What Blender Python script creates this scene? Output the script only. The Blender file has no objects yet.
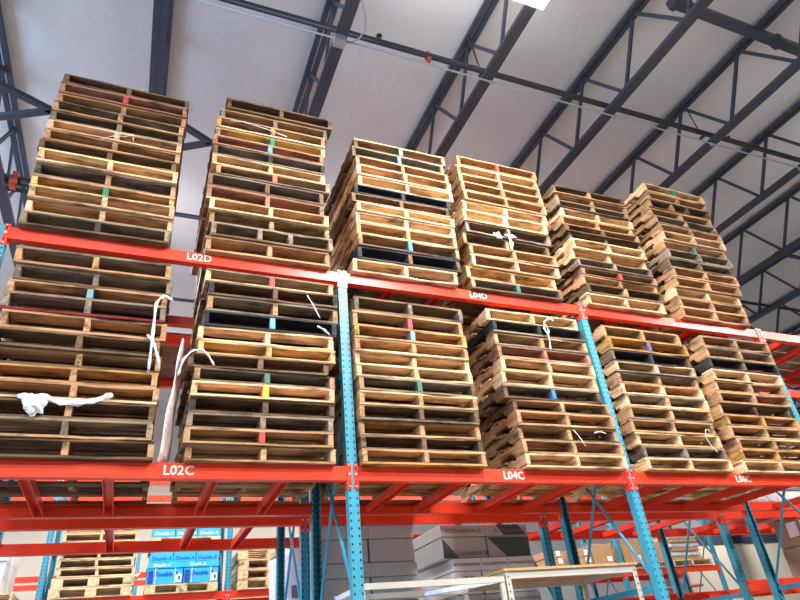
import bpy, bmesh, math, random
from mathutils import Vector, Matrix
rnd = random.Random(7)
scene = bpy.context.scene
COL = scene.collection

# ------------------------------------------------------------------ camera
cam_data = bpy.data.cameras.new('camera')
cam_data.sensor_width = 36.0
cam_data.lens = 606.14 / 800 * 36.0
cam_data.clip_end = 300
cam = bpy.data.objects.new('camera', cam_data)
COL.objects.link(cam)
yaw, pitch, roll = 0.433273874, 0.548100198, -0.110856045
f = Vector((math.sin(yaw)*math.cos(pitch), math.cos(yaw)*math.cos(pitch), math.sin(pitch)))
r = Vector((math.cos(yaw), -math.sin(yaw), 0)); u = r.cross(f)
cr, sr = math.cos(roll), math.sin(roll)
R_, U_ = cr*r + sr*u, -sr*r + cr*u
CAM = Vector((-1.38476, -4.12569, 1.55))
cam.matrix_world = Matrix(((R_.x, U_.x, -f.x, CAM.x), (R_.y, U_.y, -f.y, CAM.y), (R_.z, U_.z, -f.z, CAM.z), (0, 0, 0, 1)))
scene.camera = cam

# ------------------------------------------------------------------ world, exposure
world = bpy.data.worlds.new('world'); scene.world = world; world.use_nodes = True
wb = world.node_tree.nodes['Background']
wb.inputs[0].default_value = (0.80, 0.88, 1.0, 1); wb.inputs[1].default_value = 0.06
scene.view_settings.view_transform = 'Standard'
scene.view_settings.look = 'None'
scene.view_settings.exposure = 0.0
scene.view_settings.gamma = 1.0
scene.view_settings.use_curve_mapping = False
LAMP_W = 365.0
def area(name, loc, rot, sx, sy, power, color=(1, 1, 1)):
    l = bpy.data.lights.new(name, 'AREA'); l.shape = 'RECTANGLE'; l.size = sx; l.size_y = sy; l.energy = power; l.color = color
    o = bpy.data.objects.new(name, l); COL.objects.link(o); o.location = loc; o.rotation_euler = rot
    return o
# added fill lights standing in for daylight, behind and left of the camera
area('rear_fill_light', (-3.0, -13.0, 2.6), (math.radians(90), 0, 0), 14, 5.0, 90, (0.90, 0.95, 1.0))
area('side_fill_light', (-13.0, -1.0, 3.0), (math.radians(90), 0, math.radians(-90)), 8, 5.5, 1900, (0.50, 0.68, 1.0))

# ------------------------------------------------------------------ materials
def mat(name, color, rough=0.5, metal=0.0, noise=None, bump=None, spec=0.5, alpha=None):
    m = bpy.data.materials.new(name); m.use_nodes = True
    nt = m.node_tree; b = nt.nodes['Principled BSDF']
    b.inputs['Base Color'].default_value = (*color, 1); b.inputs['Roughness'].default_value = rough
    b.inputs['Metallic'].default_value = metal; b.inputs['Specular IOR Level'].default_value = spec
    tc = nt.nodes.new('ShaderNodeTexCoord')
    if noise:
        sc, amt = noise
        n = nt.nodes.new('ShaderNodeTexNoise'); n.inputs['Scale'].default_value = sc; n.inputs['Detail'].default_value = 6
        nt.links.new(tc.outputs['Object'], n.inputs['Vector'])
        mr = nt.nodes.new('ShaderNodeMapRange'); mr.inputs[1].default_value = .3; mr.inputs[2].default_value = .7
        mr.inputs[3].default_value = 1-amt; mr.inputs[4].default_value = 1+amt
        nt.links.new(n.outputs['Fac'], mr.inputs[0])
        v = nt.nodes.new('ShaderNodeVectorMath'); v.operation = 'SCALE'; v.inputs[0].default_value = color
        nt.links.new(mr.outputs[0], v.inputs['Scale']); nt.links.new(v.outputs[0], b.inputs['Base Color'])
    if bump:
        sc, st = bump
        n2 = nt.nodes.new('ShaderNodeTexNoise'); n2.inputs['Scale'].default_value = sc; n2.inputs['Detail'].default_value = 4
        nt.links.new(tc.outputs['Object'], n2.inputs['Vector'])
        bp = nt.nodes.new('ShaderNodeBump'); bp.inputs['Strength'].default_value = st; bp.inputs['Distance'].default_value = .05
        nt.links.new(n2.outputs['Fac'], bp.inputs['Height']); nt.links.new(bp.outputs[0], b.inputs['Normal'])
    return m

def wood(name, axis):
    """wood whose colour comes from the object, with grain along one axis, knots and dirt"""
    m = bpy.data.materials.new(name); m.use_nodes = True
    nt = m.node_tree; N = nt.nodes.new; L = nt.links.new; b = nt.nodes['Principled BSDF']
    b.inputs['Roughness'].default_value = 0.75; b.inputs['Specular IOR Level'].default_value = 0.2
    tc = N('ShaderNodeTexCoord'); oi = N('ShaderNodeObjectInfo')
    off = N('ShaderNodeVectorMath'); off.operation = 'ADD'
    comb = N('ShaderNodeVectorMath'); comb.operation = 'SCALE'; comb.inputs[0].default_value = (37, 53, 71)
    L(oi.outputs['Random'], comb.inputs['Scale']); L(tc.outputs['Object'], off.inputs[0]); L(comb.outputs[0], off.inputs[1])
    mp = N('ShaderNodeMapping'); mp.inputs['Scale'].default_value = (2.2, 45, 45) if axis == 'x' else (45, 2.2, 45)
    L(off.outputs[0], mp.inputs[0])
    g = N('ShaderNodeTexNoise'); g.inputs['Scale'].default_value = 1; g.inputs['Detail'].default_value = 5; g.inputs['Distortion'].default_value = .6
    L(mp.outputs[0], g.inputs['Vector'])
    mr = N('ShaderNodeMapRange'); mr.inputs[1].default_value = .3; mr.inputs[2].default_value = .7; mr.inputs[3].default_value = .62; mr.inputs[4].default_value = 1.25
    L(g.outputs['Fac'], mr.inputs[0])
    d = N('ShaderNodeTexNoise'); d.inputs['Scale'].default_value = 5.5; d.inputs['Detail'].default_value = 8; d.inputs['Roughness'].default_value = .65
    mp2 = N('ShaderNodeMapping'); mp2.inputs['Scale'].default_value = (.6, 1.6, 2) if axis == 'x' else (1.6, .6, 2)
    L(off.outputs[0], mp2.inputs[0]); L(mp2.outputs[0], d.inputs['Vector'])
    mr2 = N('ShaderNodeMapRange'); mr2.inputs[1].default_value = .33; mr2.inputs[2].default_value = .53; mr2.inputs[3].default_value = .22; mr2.inputs[4].default_value = 1.0
    L(d.outputs['Fac'], mr2.inputs[0])
    mul = N('ShaderNodeMath'); mul.operation = 'MULTIPLY'; L(mr.outputs[0], mul.inputs[0]); L(mr2.outputs[0], mul.inputs[1])
    sc = N('ShaderNodeVectorMath'); sc.operation = 'SCALE'; L(oi.outputs['Color'], sc.inputs[0]); L(mul.outputs[0], sc.inputs['Scale'])
    L(sc.outputs[0], b.inputs['Base Color'])
    bp = N('ShaderNodeBump'); bp.inputs['Strength'].default_value = .35; bp.inputs['Distance'].default_value = .004
    L(g.outputs['Fac'], bp.inputs['Height']); L(bp.outputs[0], b.inputs['Normal'])
    return m

def perforated(name, color, half):
    """painted steel post with two rows of punched holes every two inches"""
    m = mat(name, color, .42, 0, (3, .10))
    nt = m.node_tree; N = nt.nodes.new; L = nt.links.new; b = nt.nodes['Principled BSDF']
    src = b.inputs['Base Color'].links[0].from_socket
    tc = N('ShaderNodeTexCoord'); sp = N('ShaderNodeSeparateXYZ'); L(tc.outputs['Object'], sp.inputs[0])
    def mth(op, a, bb=None):
        n = N('ShaderNodeMath'); n.operation = op
        for i, v in enumerate((a, bb)):
            if v is None: continue
            if isinstance(v, (int, float)): n.inputs[i].default_value = v
            else: L(v, n.inputs[i])
        return n.outputs[0]
    z = mth('SUBTRACT', mth('MULTIPLY', mth('FRACT', mth('DIVIDE', sp.outputs[2], .0508)), .0508), .0254)
    x = mth('SUBTRACT', mth('ABSOLUTE', sp.outputs[0]), half)
    d = mth('SQRT', mth('ADD', mth('MULTIPLY', x, x), mth('MULTIPLY', mth('MULTIPLY', z, z), .5)))
    k = mth('LESS_THAN', d, .0068)
    mx = N('ShaderNodeMix'); mx.data_type = 'RGBA'; L(k, mx.inputs[0]); L(src, mx.inputs[6]); mx.inputs[7].default_value = (.006, .008, .01, 1)
    L(mx.outputs[2], b.inputs['Base Color'])
    return m

M = {}
M['board'] = wood('pallet_board_wood', 'x'); M['stringer'] = wood('pallet_stringer_wood', 'y')
M['red'] = mat('orange_red_enamel', (.80, .050, .018), .31, 0, (4, .06), spec=.38)
M['blue'] = mat('blue_enamel', (.03, .28, .43), .4, 0, (4, .1))
M['post'] = perforated('blue_enamel_post', (.035, .27, .38), .0262)
M['bolt'] = mat('zinc_bolt', (.75, .75, .75), .3, .8)
M['slot'] = mat('slot_shadowed_steel', (.02, .02, .025), .6)
M['steel'] = mat('slate_painted_steel', (.050, .057, .085), .45, 0, (2, .1))
M['pipe'] = mat('black_sprinkler_pipe', (.03, .03, .036), .45)
M['conduit'] = mat('galvanised_conduit', (.42, .43, .45), .45, .2)
M['white'] = mat('white_print', (.9, .88, .86), .5)
M['redfit'] = mat('red_coupling_paint', (.62, .09, .05), .5)
M['brass'] = mat('dull_brass', (.12, .10, .08), .4, .6)
M['roof'] = mat('white_vinyl_insulation', (.70, .70, .71), .5, 0, (.7, .06), (1.1, 1.0))
M['beige'] = mat('beige_painted_wall', (.70, .62, .50), .8, 0, (.5, .04))
M['taupe'] = mat('unlit_wall_taupe', (.34, .33, .33), .7, 0, (.5, .06))  # darker colour carries the shade of the unlit right wall
M['concrete'] = mat('polished_concrete', (.155, .155, .15), .45, 0, (1.2, .12))
M['plastic'] = mat('white_stretch_film', (.60, .61, .61), .35, 0, (9, .15), (16, .8))
M['paper'] = mat('white_paper', (.85, .84, .82), .7)
M['cardboard'] = mat('brown_cardboard', (.42, .25, .13), .8, 0, (3, .1))
M['darkcard'] = mat('dull_brown_cardboard', (.29, .20, .13), .8, 0, (3, .12))
M['greycarton'] = mat('grey_white_carton', (.42, .44, .435), .75, 0, (2.5, .10))
M['whitecarton'] = mat('white_carton', (.72, .71, .72), .7, 0, (3, .06))
M['greenprint'] = mat('dark_green_print', (.055, .085, .078), .5)
M['greyprint'] = mat('grey_print', (.16, .17, .17), .6)
M['seam'] = mat('carton_seam_brown', (.12, .11, .10), .8)
M['bluecarton'] = mat('bright_blue_carton', (.03, .42, .80), .5, 0, (4, .12))
M['navyprint'] = mat('navy_print', (.01, .05, .35), .5)
M['skyprint'] = mat('sky_blue_print', (.10, .55, .85), .5)
M['shelfsteel'] = mat('cream_shelf_steel', (.44, .43, .38), .45, 0, (3, .08))
M['shelfboard'] = mat('particle_board', (.50, .27, .11), .8, 0, (30, .2))
M['osb'] = mat('brown_deck_board', (.22, .12, .07), .85, 0, (18, .35))
M['pinkfilm'] = mat('pink_white_printed_sheet', (.80, .64, .64), .35, 0, (7, .25), (12, .5))
M['orange'] = mat('orange_print', (.85, .2, .05), .5)
M['gauge'] = mat('grey_pipework', (.30, .28, .27), .5)
M['film'] = mat('cloudy_film_wrap', (.74, .76, .86), .3, 0, (5, .08), (7, .6))
def emis(name, color, s):
    m = bpy.data.materials.new(name); m.use_nodes = True; b = m.node_tree.nodes['Principled BSDF']
    b.inputs['Emission Color'].default_value = (*color, 1); b.inputs['Emission Strength'].default_value = s; return m
M['tube'] = emis('lit_diffuser', (1, .98, 1), 6)
for nm, c in dict(green=(.02, .20, .10), redm=(.50, .04, .03), orangem=(.65, .13, .05), yellow=(.85, .60, .02), bluem=(.03, .16, .38), lblue=(.12, .30, .36), teal=(.05, .28, .30), purple=(.09, .07, .18), dgreen=(.04, .12, .09), whitem=(.8, .8, .78), black=(.02, .02, .02)).items():
    M[nm] = mat('paint_' + nm, c, .6)

# ------------------------------------------------------------------ mesh helpers
def box(bm, x0, x1, y0, y1, z0, z1):
    vs = [bm.verts.new(p) for p in ((x0,y0,z0),(x1,y0,z0),(x1,y1,z0),(x0,y1,z0),(x0,y0,z1),(x1,y0,z1),(x1,y1,z1),(x0,y1,z1))]
    for q in ((0,3,2,1),(4,5,6,7),(0,1,5,4),(1,2,6,5),(2,3,7,6),(3,0,4,7)): bm.faces.new([vs[i] for i in q])
def prism(bm, prof, axis, a, b):
    """extrude a closed 2-D profile along an axis; profile is (y,z) for x, (x,z) for y, (x,y) for z"""
    def P(p, t): return (t, p[0], p[1]) if axis == 'x' else (p[0], t, p[1]) if axis == 'y' else (p[0], p[1], t)
    A = [bm.verts.new(P(p, a)) for p in prof]; B = [bm.verts.new(P(p, b)) for p in prof]
    n = len(prof)
    bm.faces.new(A[::-1]); bm.faces.new(B)
    for i in range(n): bm.faces.new((A[i], A[(i+1) % n], B[(i+1) % n], B[i]))
def bar(bm, p, q, w, h=None, up=(0, 0, 1)):
    """rectangular bar from p to q"""
    h = h or w; p, q = Vector(p), Vector(q); d = (q-p).normalized(); upv = Vector(up)
    if abs(d.dot(upv)) > .98: upv = Vector((0, 1, 0))
    s = d.cross(upv).normalized(); t = s.cross(d)
    c = [(-w/2, -h/2), (w/2, -h/2), (w/2, h/2), (-w/2, h/2)]
    A = [bm.verts.new(p + s*a + t*b) for a, b in c]; B = [bm.verts.new(q + s*a + t*b) for a, b in c]
    bm.faces.new(A[::-1]); bm.faces.new(B)
    for i in range(4): bm.faces.new((A[i], A[(i+1) % 4], B[(i+1) % 4], B[i]))
def tube(bm, pts, rad, n=8, rads=None):
    pts = [Vector(p) for p in pts]; rings = []
    for i, p in enumerate(pts):
        d = (pts[min(i+1, len(pts)-1)] - pts[max(i-1, 0)]).normalized()
        a = Vector((0, 0, 1)) if abs(d.z) < .9 else Vector((0, 1, 0))
        s = d.cross(a).normalized(); t = s.cross(d); rr = rads[i] if rads else rad
        rings.append([bm.verts.new(p + (s*math.cos(2*math.pi*k/n) + t*math.sin(2*math.pi*k/n))*rr) for k in range(n)])
    for A, B in zip(rings, rings[1:]):
        for k in range(n): bm.faces.new((A[k], A[(k+1) % n], B[(k+1) % n], B[k]))
    bm.faces.new(rings[0][::-1]); bm.faces.new(rings[-1])
def mesh(name, bm, material, smooth=False):
    bmesh.ops.recalc_face_normals(bm, faces=bm.faces)
    me = bpy.data.meshes.new(name); bm.to_mesh(me); bm.free()
    for mm in (material if isinstance(material, (list, tuple)) else [material]): me.materials.append(mm)
    if smooth:
        for p in me.polygons: p.use_smooth = True
    return me
def link(name, me, parent=None, loc=None, color=None):
    o = bpy.data.objects.new(name, me); COL.objects.link(o)
    if parent: o.parent = parent
    if loc: o.location = loc
    if color: o.color = (*color, 1)
    return o
def obj(name, bm, material, parent=None, loc=None, smooth=False, color=None):
    return link(name, mesh(name, bm, material, smooth), parent, loc, color)
def tag(o, label, cat, group=None, kind=None):
    o['label'] = label; o['category'] = cat
    if group: o['group'] = group
    if kind: o['kind'] = kind
    return o
def thing(name, label, cat, loc=(0, 0, 0), rz=0, group=None):
    o = bpy.data.objects.new(name, None); COL.objects.link(o); o.location = loc; o.rotation_euler = (0, 0, rz); o.empty_display_size = .1
    return tag(o, label, cat, group)
def structure(name, bm, material, parent=None):
    o = obj(name, bm, material, parent)
    if not parent: o['kind'] = 'structure'
    return o
def copy_tree(o, parent=None):
    c = o.copy(); COL.objects.link(c); c.parent = parent
    for ch in o.children: copy_tree(ch, c)
    return c
def lettering(name, body, size, material, parent, loc, rot, shear=0, depth=.0012, label=None, squash=1.0, width=None):
    cu = bpy.data.curves.new(name, 'FONT'); cu.body = body; cu.size = size; cu.extrude = depth; cu.offset = size*.010
    cu.align_x = 'CENTER'; cu.align_y = 'CENTER'; cu.shear = shear; cu.resolution_u = 2
    t = bpy.data.objects.new(name, cu); COL.objects.link(t)
    dg = bpy.context.evaluated_depsgraph_get()
    me = bpy.data.meshes.new_from_object(t.evaluated_get(dg)); me.name = name
    bpy.data.objects.remove(t)
    me.materials.clear(); me.materials.append(material)
    if width:
        xs = [v.co.x for v in me.vertices]; k = width/(max(xs)-min(xs))
        for v in me.vertices: v.co.x *= k
    o = link(name, me, parent, loc); o.rotation_euler = rot
    if label: o['label'] = label
    return o
FRONT = (math.radians(90), 0, 0)

BAY = 2.52
Z1, Z2 = 2.842, 4.5345

# ------------------------------------------------------------------ the setting
bm = bmesh.new(); box(bm, -14, 46, -14, 20, -.1, 0); structure('floor', bm, M['concrete'])
def zroof(y): return 8.42 + .02*y
bm = bmesh.new()
NX, NY = 170, 50
grid = [[None]*(NY+1) for _ in range(NX+1)]
JX = [-1.8 + 1.807*k for k in range(-7, 24)]
for i in range(NX+1):
    x = -14 + 60*i/NX
    for j in range(NY+1):
        y = -14 + 34*j/NY
        ph = (x + 1.8)/1.807
        sag = .035*math.sin(math.pi*(ph - math.floor(ph)))
        grid[i][j] = bm.verts.new((x, y, zroof(y) - sag + rnd.uniform(-.005, .005)))
for i in range(NX):
    for j in range(NY): bm.faces.new((grid[i][j], grid[i][j+1], grid[i+1][j+1], grid[i+1][j]))
ceil = structure('ceiling', bm, M['roof'])
for p in ceil.data.polygons: p.use_smooth = True
bm = bmesh.new(); box(bm, -14, 4.0, 14.0, 14.2, 0, 8.9); structure('wall_back', bm, M['beige'])
bm = bmesh.new(); box(bm, 4.0, 46, 14.6, 14.8, 0, 8.9); structure('wall_back_right', bm, M['taupe'])
bm = bmesh.new(); box(bm, 17.0, 46, 13.9, 14.05, 0, 4.5); structure('wall_partition', bm, M['beige'])
bm = bmesh.new(); box(bm, 17.0, 46, 13.86, 14.05, 4.5, 4.9); structure('trim_1', bm, M['steel'])

# ------------------------------------------------------------------ roof joists
def joist(k, x):
    nm = ['first', 'second', 'third', 'fourth', 'fifth', 'sixth', 'seventh', 'eighth', 'ninth', 'tenth', 'eleventh', 'twelfth', 'thirteenth', 'fourteenth', 'fifteenth', 'sixteenth', 'seventeenth', 'eighteenth', 'nineteenth', 'twentieth']
    t = thing('roof_joist', 'slate grey open web steel roof joist, %s from the left side of the photo' % nm[k], 'roof joist', (x, 0, 0), 0, 'roof joists')
    y0, y1 = -13.5, 13.8
    zb = lambda y: 7.42 + .02*y
    zt = lambda y: zroof(y) - .10
    def chord(zf, w, h, gap):
        b = bmesh.new()
        for s in (-1, 1):
            xa, xb = sorted((s*gap/2, s*w/2))
            A = [b.verts.new(p) for p in ((xa, y0, zf(y0)), (xb, y0, zf(y0)), (xb, y0, zf(y0)+h), (xa, y0, zf(y0)+h))]
            B = [b.verts.new(p) for p in ((xa, y1, zf(y1)), (xb, y1, zf(y1)), (xb, y1, zf(y1)+h), (xa, y1, zf(y1)+h))]
            b.faces.new(A[::-1]); b.faces.new(B)
            for i in range(4): b.faces.new((A[i], A[(i+1) % 4], B[(i+1) % 4], B[i]))
        return b
    obj('bottom_chord', chord(zb, .135, .05, .002), M['steel'], t)
    obj('top_chord', chord(zt, .15, .05, .03), M['steel'], t)
    yb, n = -.62 - 1.05*11, 0
    while yb < 13.2:
        if yb > y0:
            b = bmesh.new(); bar(b, (0, yb, zb(yb)+.03), (0, yb+.52, zt(yb+.52)+.02), .045, .03, (1, 0, 0)); 
            w1 = obj('web_bar', b, M['steel'], t)
            b = bmesh.new(); bar(b, (0, yb+.52, zt(yb+.52)+.02), (0, yb+1.05, zb(yb+1.05)+.03), .045, .03, (1, 0, 0))
            obj('web_bar', b, M['steel'], t)
        yb += 1.05
    return t
for k in range(15):
    joist(k, -3.58 + 1.807*k)

# bridging between joists
def bridging(x, y, label):
    t = thing('joist_bridging', label, 'bridging', (x, y, 0), 0, 'angle bridging between the roof joists')
    zb, zt = 7.45 + .02*y, zroof(y) - .09
    b = bmesh.new(); bar(b, (0, 0, zb+.02), (1.807, 0, zt), .05, .05); obj('diagonal_brace', b, M['steel'], t)
    b = bmesh.new(); bar(b, (0, .0, zb+.02), (1.807, 0, zb+.02), .055, .05); obj('bottom_strut', b, M['steel'], t)
# sloping struts seen at the left edge and between the two left pallet towers
def vbrace(xa, xj, xk, dy, label):
    t = thing('joist_bracing', label, 'bracing', (0, 0, 7.48), 0, 'forked braces between the roof joists')
    for s_, nm_ in ((-1, 'near_fork'), (1, 'far_fork')):
        b = bmesh.new(); bar(b, (xj, 1.68 + s_*dy, 0), (xa, 1.68, 0), .07, .06); obj(nm_, b, M['steel'], t)
    b = bmesh.new(); bar(b, (xa, 1.68, 0), (xk, 1.68, 0), .07, .06); obj('stem', b, M['steel'], t)
vbrace(-2.87, -3.55, -1.80, .32, 'slate steel forked brace meeting in a point left of the leftmost tower')
vbrace(-1.09, -1.76, .02, .37, 'slate steel forked brace showing between the two leftmost pallet towers')
bridging(9.03, 1.6, 'slate steel cross brace high behind the rightmost pallet tower')
bridging(7.20, 3.85, 'slate steel cross brace low beside the top of the rightmost pallet tower')
bridging(9.06, 3.85, 'slate steel cross brace above the right end of the upper rack beam')

t = thing('roof_strut', 'wide dark steel strut crossing the joists at the top right corner', 'roof strut', (0, -1.6, 7.9))
b = bmesh.new(); box(b, 3.70, 10.9, -.055, .055, -.05, .05); obj('strut_tube', b, M['steel'], t)
for xx in (3.72, 5.43, 7.23, 9.04):
    b = bmesh.new(); box(b, xx-.04, xx+.04, -.07, .07, -.065, .065); obj('strut_clip', b, M['steel'], t)

# ------------------------------------------------------------------ pipes and conduit
def pipe(name, label, y, z, x0, x1, rad, m, cat='pipe', y_end=None):
    t = thing(name, label, cat, (0, y, z))
    b = bmesh.new(); tube(b, [(x0, 0, 0), (x1, (y_end or y)-y, 0)], rad, 12); obj('pipe_run', b, m, t, smooth=True)
    return t
p1 = pipe('sprinkler_pipe', 'black sprinkler pipe threading through the roof joists above the towers', -.16, 7.72, -1.6, 22, .036, M['pipe'], y_end=-.30)
def hanger(t, x, y=0):
    b = bmesh.new(); tube(b, [(x, y, .02), (x-.02, y, .32), (x-.03, y, .66)], .008, 6); tube(b, [(x-.10, y-.03, .66), (x, y, .05)], .008, 6)
    box(b, x-.025, x+.025, y-.045, y+.045, -.055, -.035); obj('hanger_rod', b, M['steel'], t)
for x in (1.88, 5.50, 9.1, 12.7): hanger(p1, x)
def coupling(t, x, y=0, s=1.0):
    b = bmesh.new(); tube(b, [(x-.035*s, y, 0), (x+.035*s, y, 0)], .058*s, 12); box(b, x-.025*s, x+.025*s, y-.03*s, y+.03*s, .05*s, .10*s); box(b, x-.025*s, x+.025*s, y-.03*s, y+.03*s, -.10*s, -.05*s)
    o = obj('pipe_coupling', b, M['redfit'], t); o['label'] = 'red grooved coupling'
coupling(p1, 1.17, 0, .8)
def sprinkler(t, x, y=0):
    b = bmesh.new(); tube(b, [(x, y, .03), (x, y, .09)], .018, 8); box(b, x-.02, x-.012, y-.01, y+.01, .09, .13); box(b, x+.012, x+.02, y-.01, y+.01, .09, .13)
    tube(b, [(x, y, .13), (x, y, .14)], .035, 10); obj('sprinkler_head', b, M['brass'], t)
for x in (.56, 3.30, 5.88, 6.10, 8.6): sprinkler(p1, x)
p2 = pipe('sprinkler_pipe', 'black sprinkler pipe far back behind the pallet towers', 3.35, 7.58, -3.55, 20, .034, M['pipe'], y_end=3.2)
p3 = thing('sprinkler_pipe', 'thick black pipe with red coupling at the left edge', 'pipe', (0, 3.10, 7.55))
b = bmesh.new(); tube(b, [(-3.9, 0, .02), (-2.15, .12, -.02)], .062, 12); obj('pipe_run', b, M['pipe'], p3, smooth=True); coupling(p3, -3.42, .03, 1.35)
p4 = pipe('sprinkler_pipe', 'thin dark pipe under the roof seen between the two left towers', 6.4, 8.0, -3.5, 9, .03, M['pipe'])
cd = pipe('electrical_conduit', 'thin galvanised conduit running under the roof joists', -.28, 7.385, -3.2, 20, .011, M['conduit'], 'conduit', y_end=-.33)
for x in (0, 1.9, 3.72, 5.43, 7.23, 9.04):
    b = bmesh.new(); box(b, x-.02, x+.02, -.018, .018, -.014, .03); obj('conduit_clip', b, M['conduit'], cd)
jb = thing('junction_box', 'small grey junction box under the second roof joist', 'junction box', (.02, -.28, 7.37))
b = bmesh.new(); box(b, -.06, .06, -.05, .05, -.045, .045); obj('box_body', b, M['conduit'], jb)
b = bmesh.new(); box(b, -.064, .064, -.054, .054, -.05, -.045); obj('cover_plate', b, M['conduit'], jb)
b = bmesh.new(); tube(b, [(.075, 0, 0), (.14, -.03, .0), (.20, -.10, .0), (.22, -.22, .0), (.17, -.36, .01), (.10, -.47, .03), (.06, -.56, .06)], .008, 8); obj('flexible_cable', b, M['conduit'], jb, smooth=True)

# ------------------------------------------------------------------ high bay lamps
def lamp(x, y, label, power=LAMP_W, z=7.22):
    t = thing('high_bay_light', label, 'ceiling light', (x, y, z), 0, 'high bay lights')
    b = bmesh.new(); prism(b, [(-.21, 0), (.21, 0), (.15, .07), (-.15, .07)], 'x', -.6, .6); obj('lamp_housing', b, M['white'], t)
    b = bmesh.new(); box(b, -.58, .58, -.19, .19, -.012, -.001); o = obj('lit_panel', b, M['tube'], t)
    b = bmesh.new()
    for s in (-.45, .45): tube(b, [(s, 0, .07), (s, 0, zroof(y) - z - .02)], .006, 6)
    obj('hanging_wire', b, M['conduit'], t)
    l = area('lamp_light', (0, 0, -.03), (0, 0, 0), 1.16, .38, power, (1, .96, .92)); l.parent = t
    l2 = area('ceiling_fill_light', (0, 0, .10), (math.pi, 0, 0), 1.1, .36, power*.06, (1, .97, .98)); l2.parent = t  # added upward fill that brightens the ceiling
    return t
lamp(1.29, -1.56, 'white lit high bay panel hanging at the top edge of the photo')
n = 0
for x, y, w in ((1.3, -3.9, 1.6), (9.3, -3.9, 1.6), (-6.7, -3.9, 1.4), (-2.6, -6.5, 1.2), (5.3, -6.5, 1.6), (9.3, -1.5, 1), (12.6, -3.9, 1),
                (-7.5, 4.3, .9), (-2.0, 4.3, .9), (1.8, 4.3, .8), (5.3, 4.3, .7), (-2, 9.2, .9), (3.2, 9.2, .8), (10, 9.2, .8), (19, 11.2, .9)):
    lamp(x, y, 'white lit high bay panel over the warehouse aisles, outside the photo', LAMP_W*w, 7.22)

# ------------------------------------------------------------------ rack parts
def post_bm(mirror):
    s = -1 if mirror else 1
    b = bmesh.new(); w, d, tk = .038, .068, .003; H = Z2 + .012
    prof = [(-w, 0), (w, 0), (w, d), (w-.016, d), (w-.016, d-tk), (w-tk, d-tk), (w-tk, tk), (-w+tk, tk), (-w+tk, d-tk), (-w+.016, d-tk), (-w+.016, d), (-w, d)]
    prism(b, [(p[0], s*p[1]) for p in prof], 'z', 0, H)
    return b
ME_POST = mesh('upright_post', post_bm(False), M['post']); ME_POSTB = mesh('upright_post_rear', post_bm(True), M['post'])
def brace_mesh(a, b_, rad=.0125, flat=False):
    b = bmesh.new()
    if flat: bar(b, a, b_, .022, .045, (1, 0, 0)) if False else bar(b, a, b_, .022, .045)
    else: tube(b, [a, b_], rad, 8)
    return mesh('brace', b, M['blue'])
D = 1.07
BR = []
for z in (.25, 1.93, 3.62): BR.append(('horizontal_brace', brace_mesh((0, .03, z), (0, D-.03, z), flat=True)))
for za, zb in ((.27, 1.90), (1.96, 3.58)):
    BR.append(('diagonal_brace', brace_mesh((-.011, .035, za), (-.011, D-.035, zb))))
    BR.append(('diagonal_brace', brace_mesh((.013, D-.035, za), (.013, .035, zb))))
BR.append(('diagonal_brace', brace_mesh((-.011, .035, 3.66), (-.011, D-.035, 4.45))))
b = bmesh.new(); box(b, -.07, .07, -.03, .10, 0, .008); ME_FOOT = mesh('foot_plate', b, M['blue'])
b = bmesh.new(); box(b, -.07, .07, D-.10, D+.03, 0, .008); ME_FOOT2 = mesh('foot_plate', b, M['blue'])
def frame(x, y, label, group):
    t = thing('rack_upright_frame', label, 'rack frame', (x, y, 0), 0, group)
    link('upright_post', ME_POST, t); link('upright_post', ME_POSTB, t, (0, D, 0))
    for n_, me in BR: link(n_, me, t)
    link('foot_plate', ME_FOOT, t); link('foot_plate', ME_FOOT2, t)
    return t
pos_name = {-2: 'far left', -1: 'left edge of the photo', 0: 'between the second and third pallet stacks', 1: 'between the fourth and fifth pallet stacks', 2: 'right of the sixth pallet stack', 3: 'beyond the right edge'}
for k in range(-2, 4):
    if k > -2: frame(k*BAY, 0, 'blue perforated rack frame in the front row, %s' % pos_name[k], 'front rack frames')
    frame(k*BAY, 1.39, 'blue perforated rack frame in the second row, %s' % pos_name[k], 'second row rack frames')
for k in range(-3, 5):
    frame(k*BAY, 6.2, 'small distant blue rack frame across the rear aisle, number %s from the left' % ['one', 'two', 'three', 'four', 'five', 'six', 'seven', 'eight'][k+3], 'far rack frames')
for k in (-2, -1, 0, 1):
    frame(k*BAY-.02, 10.0, 'tiny distant blue frame of the rearmost rack, %s from the left' % ['first', 'second', 'third', 'fourth'][k+2], 'rearmost rack frames')
frame(-1.26, 11.75, 'tiny distant blue frame against the beige wall above the F04P beam', 'frames by the back wall')

def beam_me(back, material):
    s = -1 if back else 1; b = bmesh.new(); L = BAY/2 - .0385
    prof = [(0, -.102), (.062, -.102), (.062, -.035), (.036, -.035), (.036, 0), (0.004, 0), (0, -.004)]
    prism(b, [(s*p[0], p[1]) for p in prof], 'x', -L, L)
    return mesh('beam_rail', b, material)
def conn_me(side, back):
    s = -1 if back else 1; b = bmesh.new(); L = BAY/2
    xa, xb = (-(L-.002)+.0, -(L-.042)) if side < 0 else (L-.042, L-.002)
    # plate lying on the post face, with a return flange along the post's side
    xa, xb = (-L+.0085, -L+.0385) if side < 0 else (L-.0385, L-.0085)
    ya, yb = sorted((-s*.005, -s*.001)); box(b, xa, xb, ya, yb, -.160, .018)
    xf = (-L+.0385, -L+.043) if side < 0 else (L-.043, L-.0385)
    ya, yb = sorted((-s*.005, s*.05)); box(b, xf[0], xf[1], ya, yb, -.160, .018)
    return b
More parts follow.
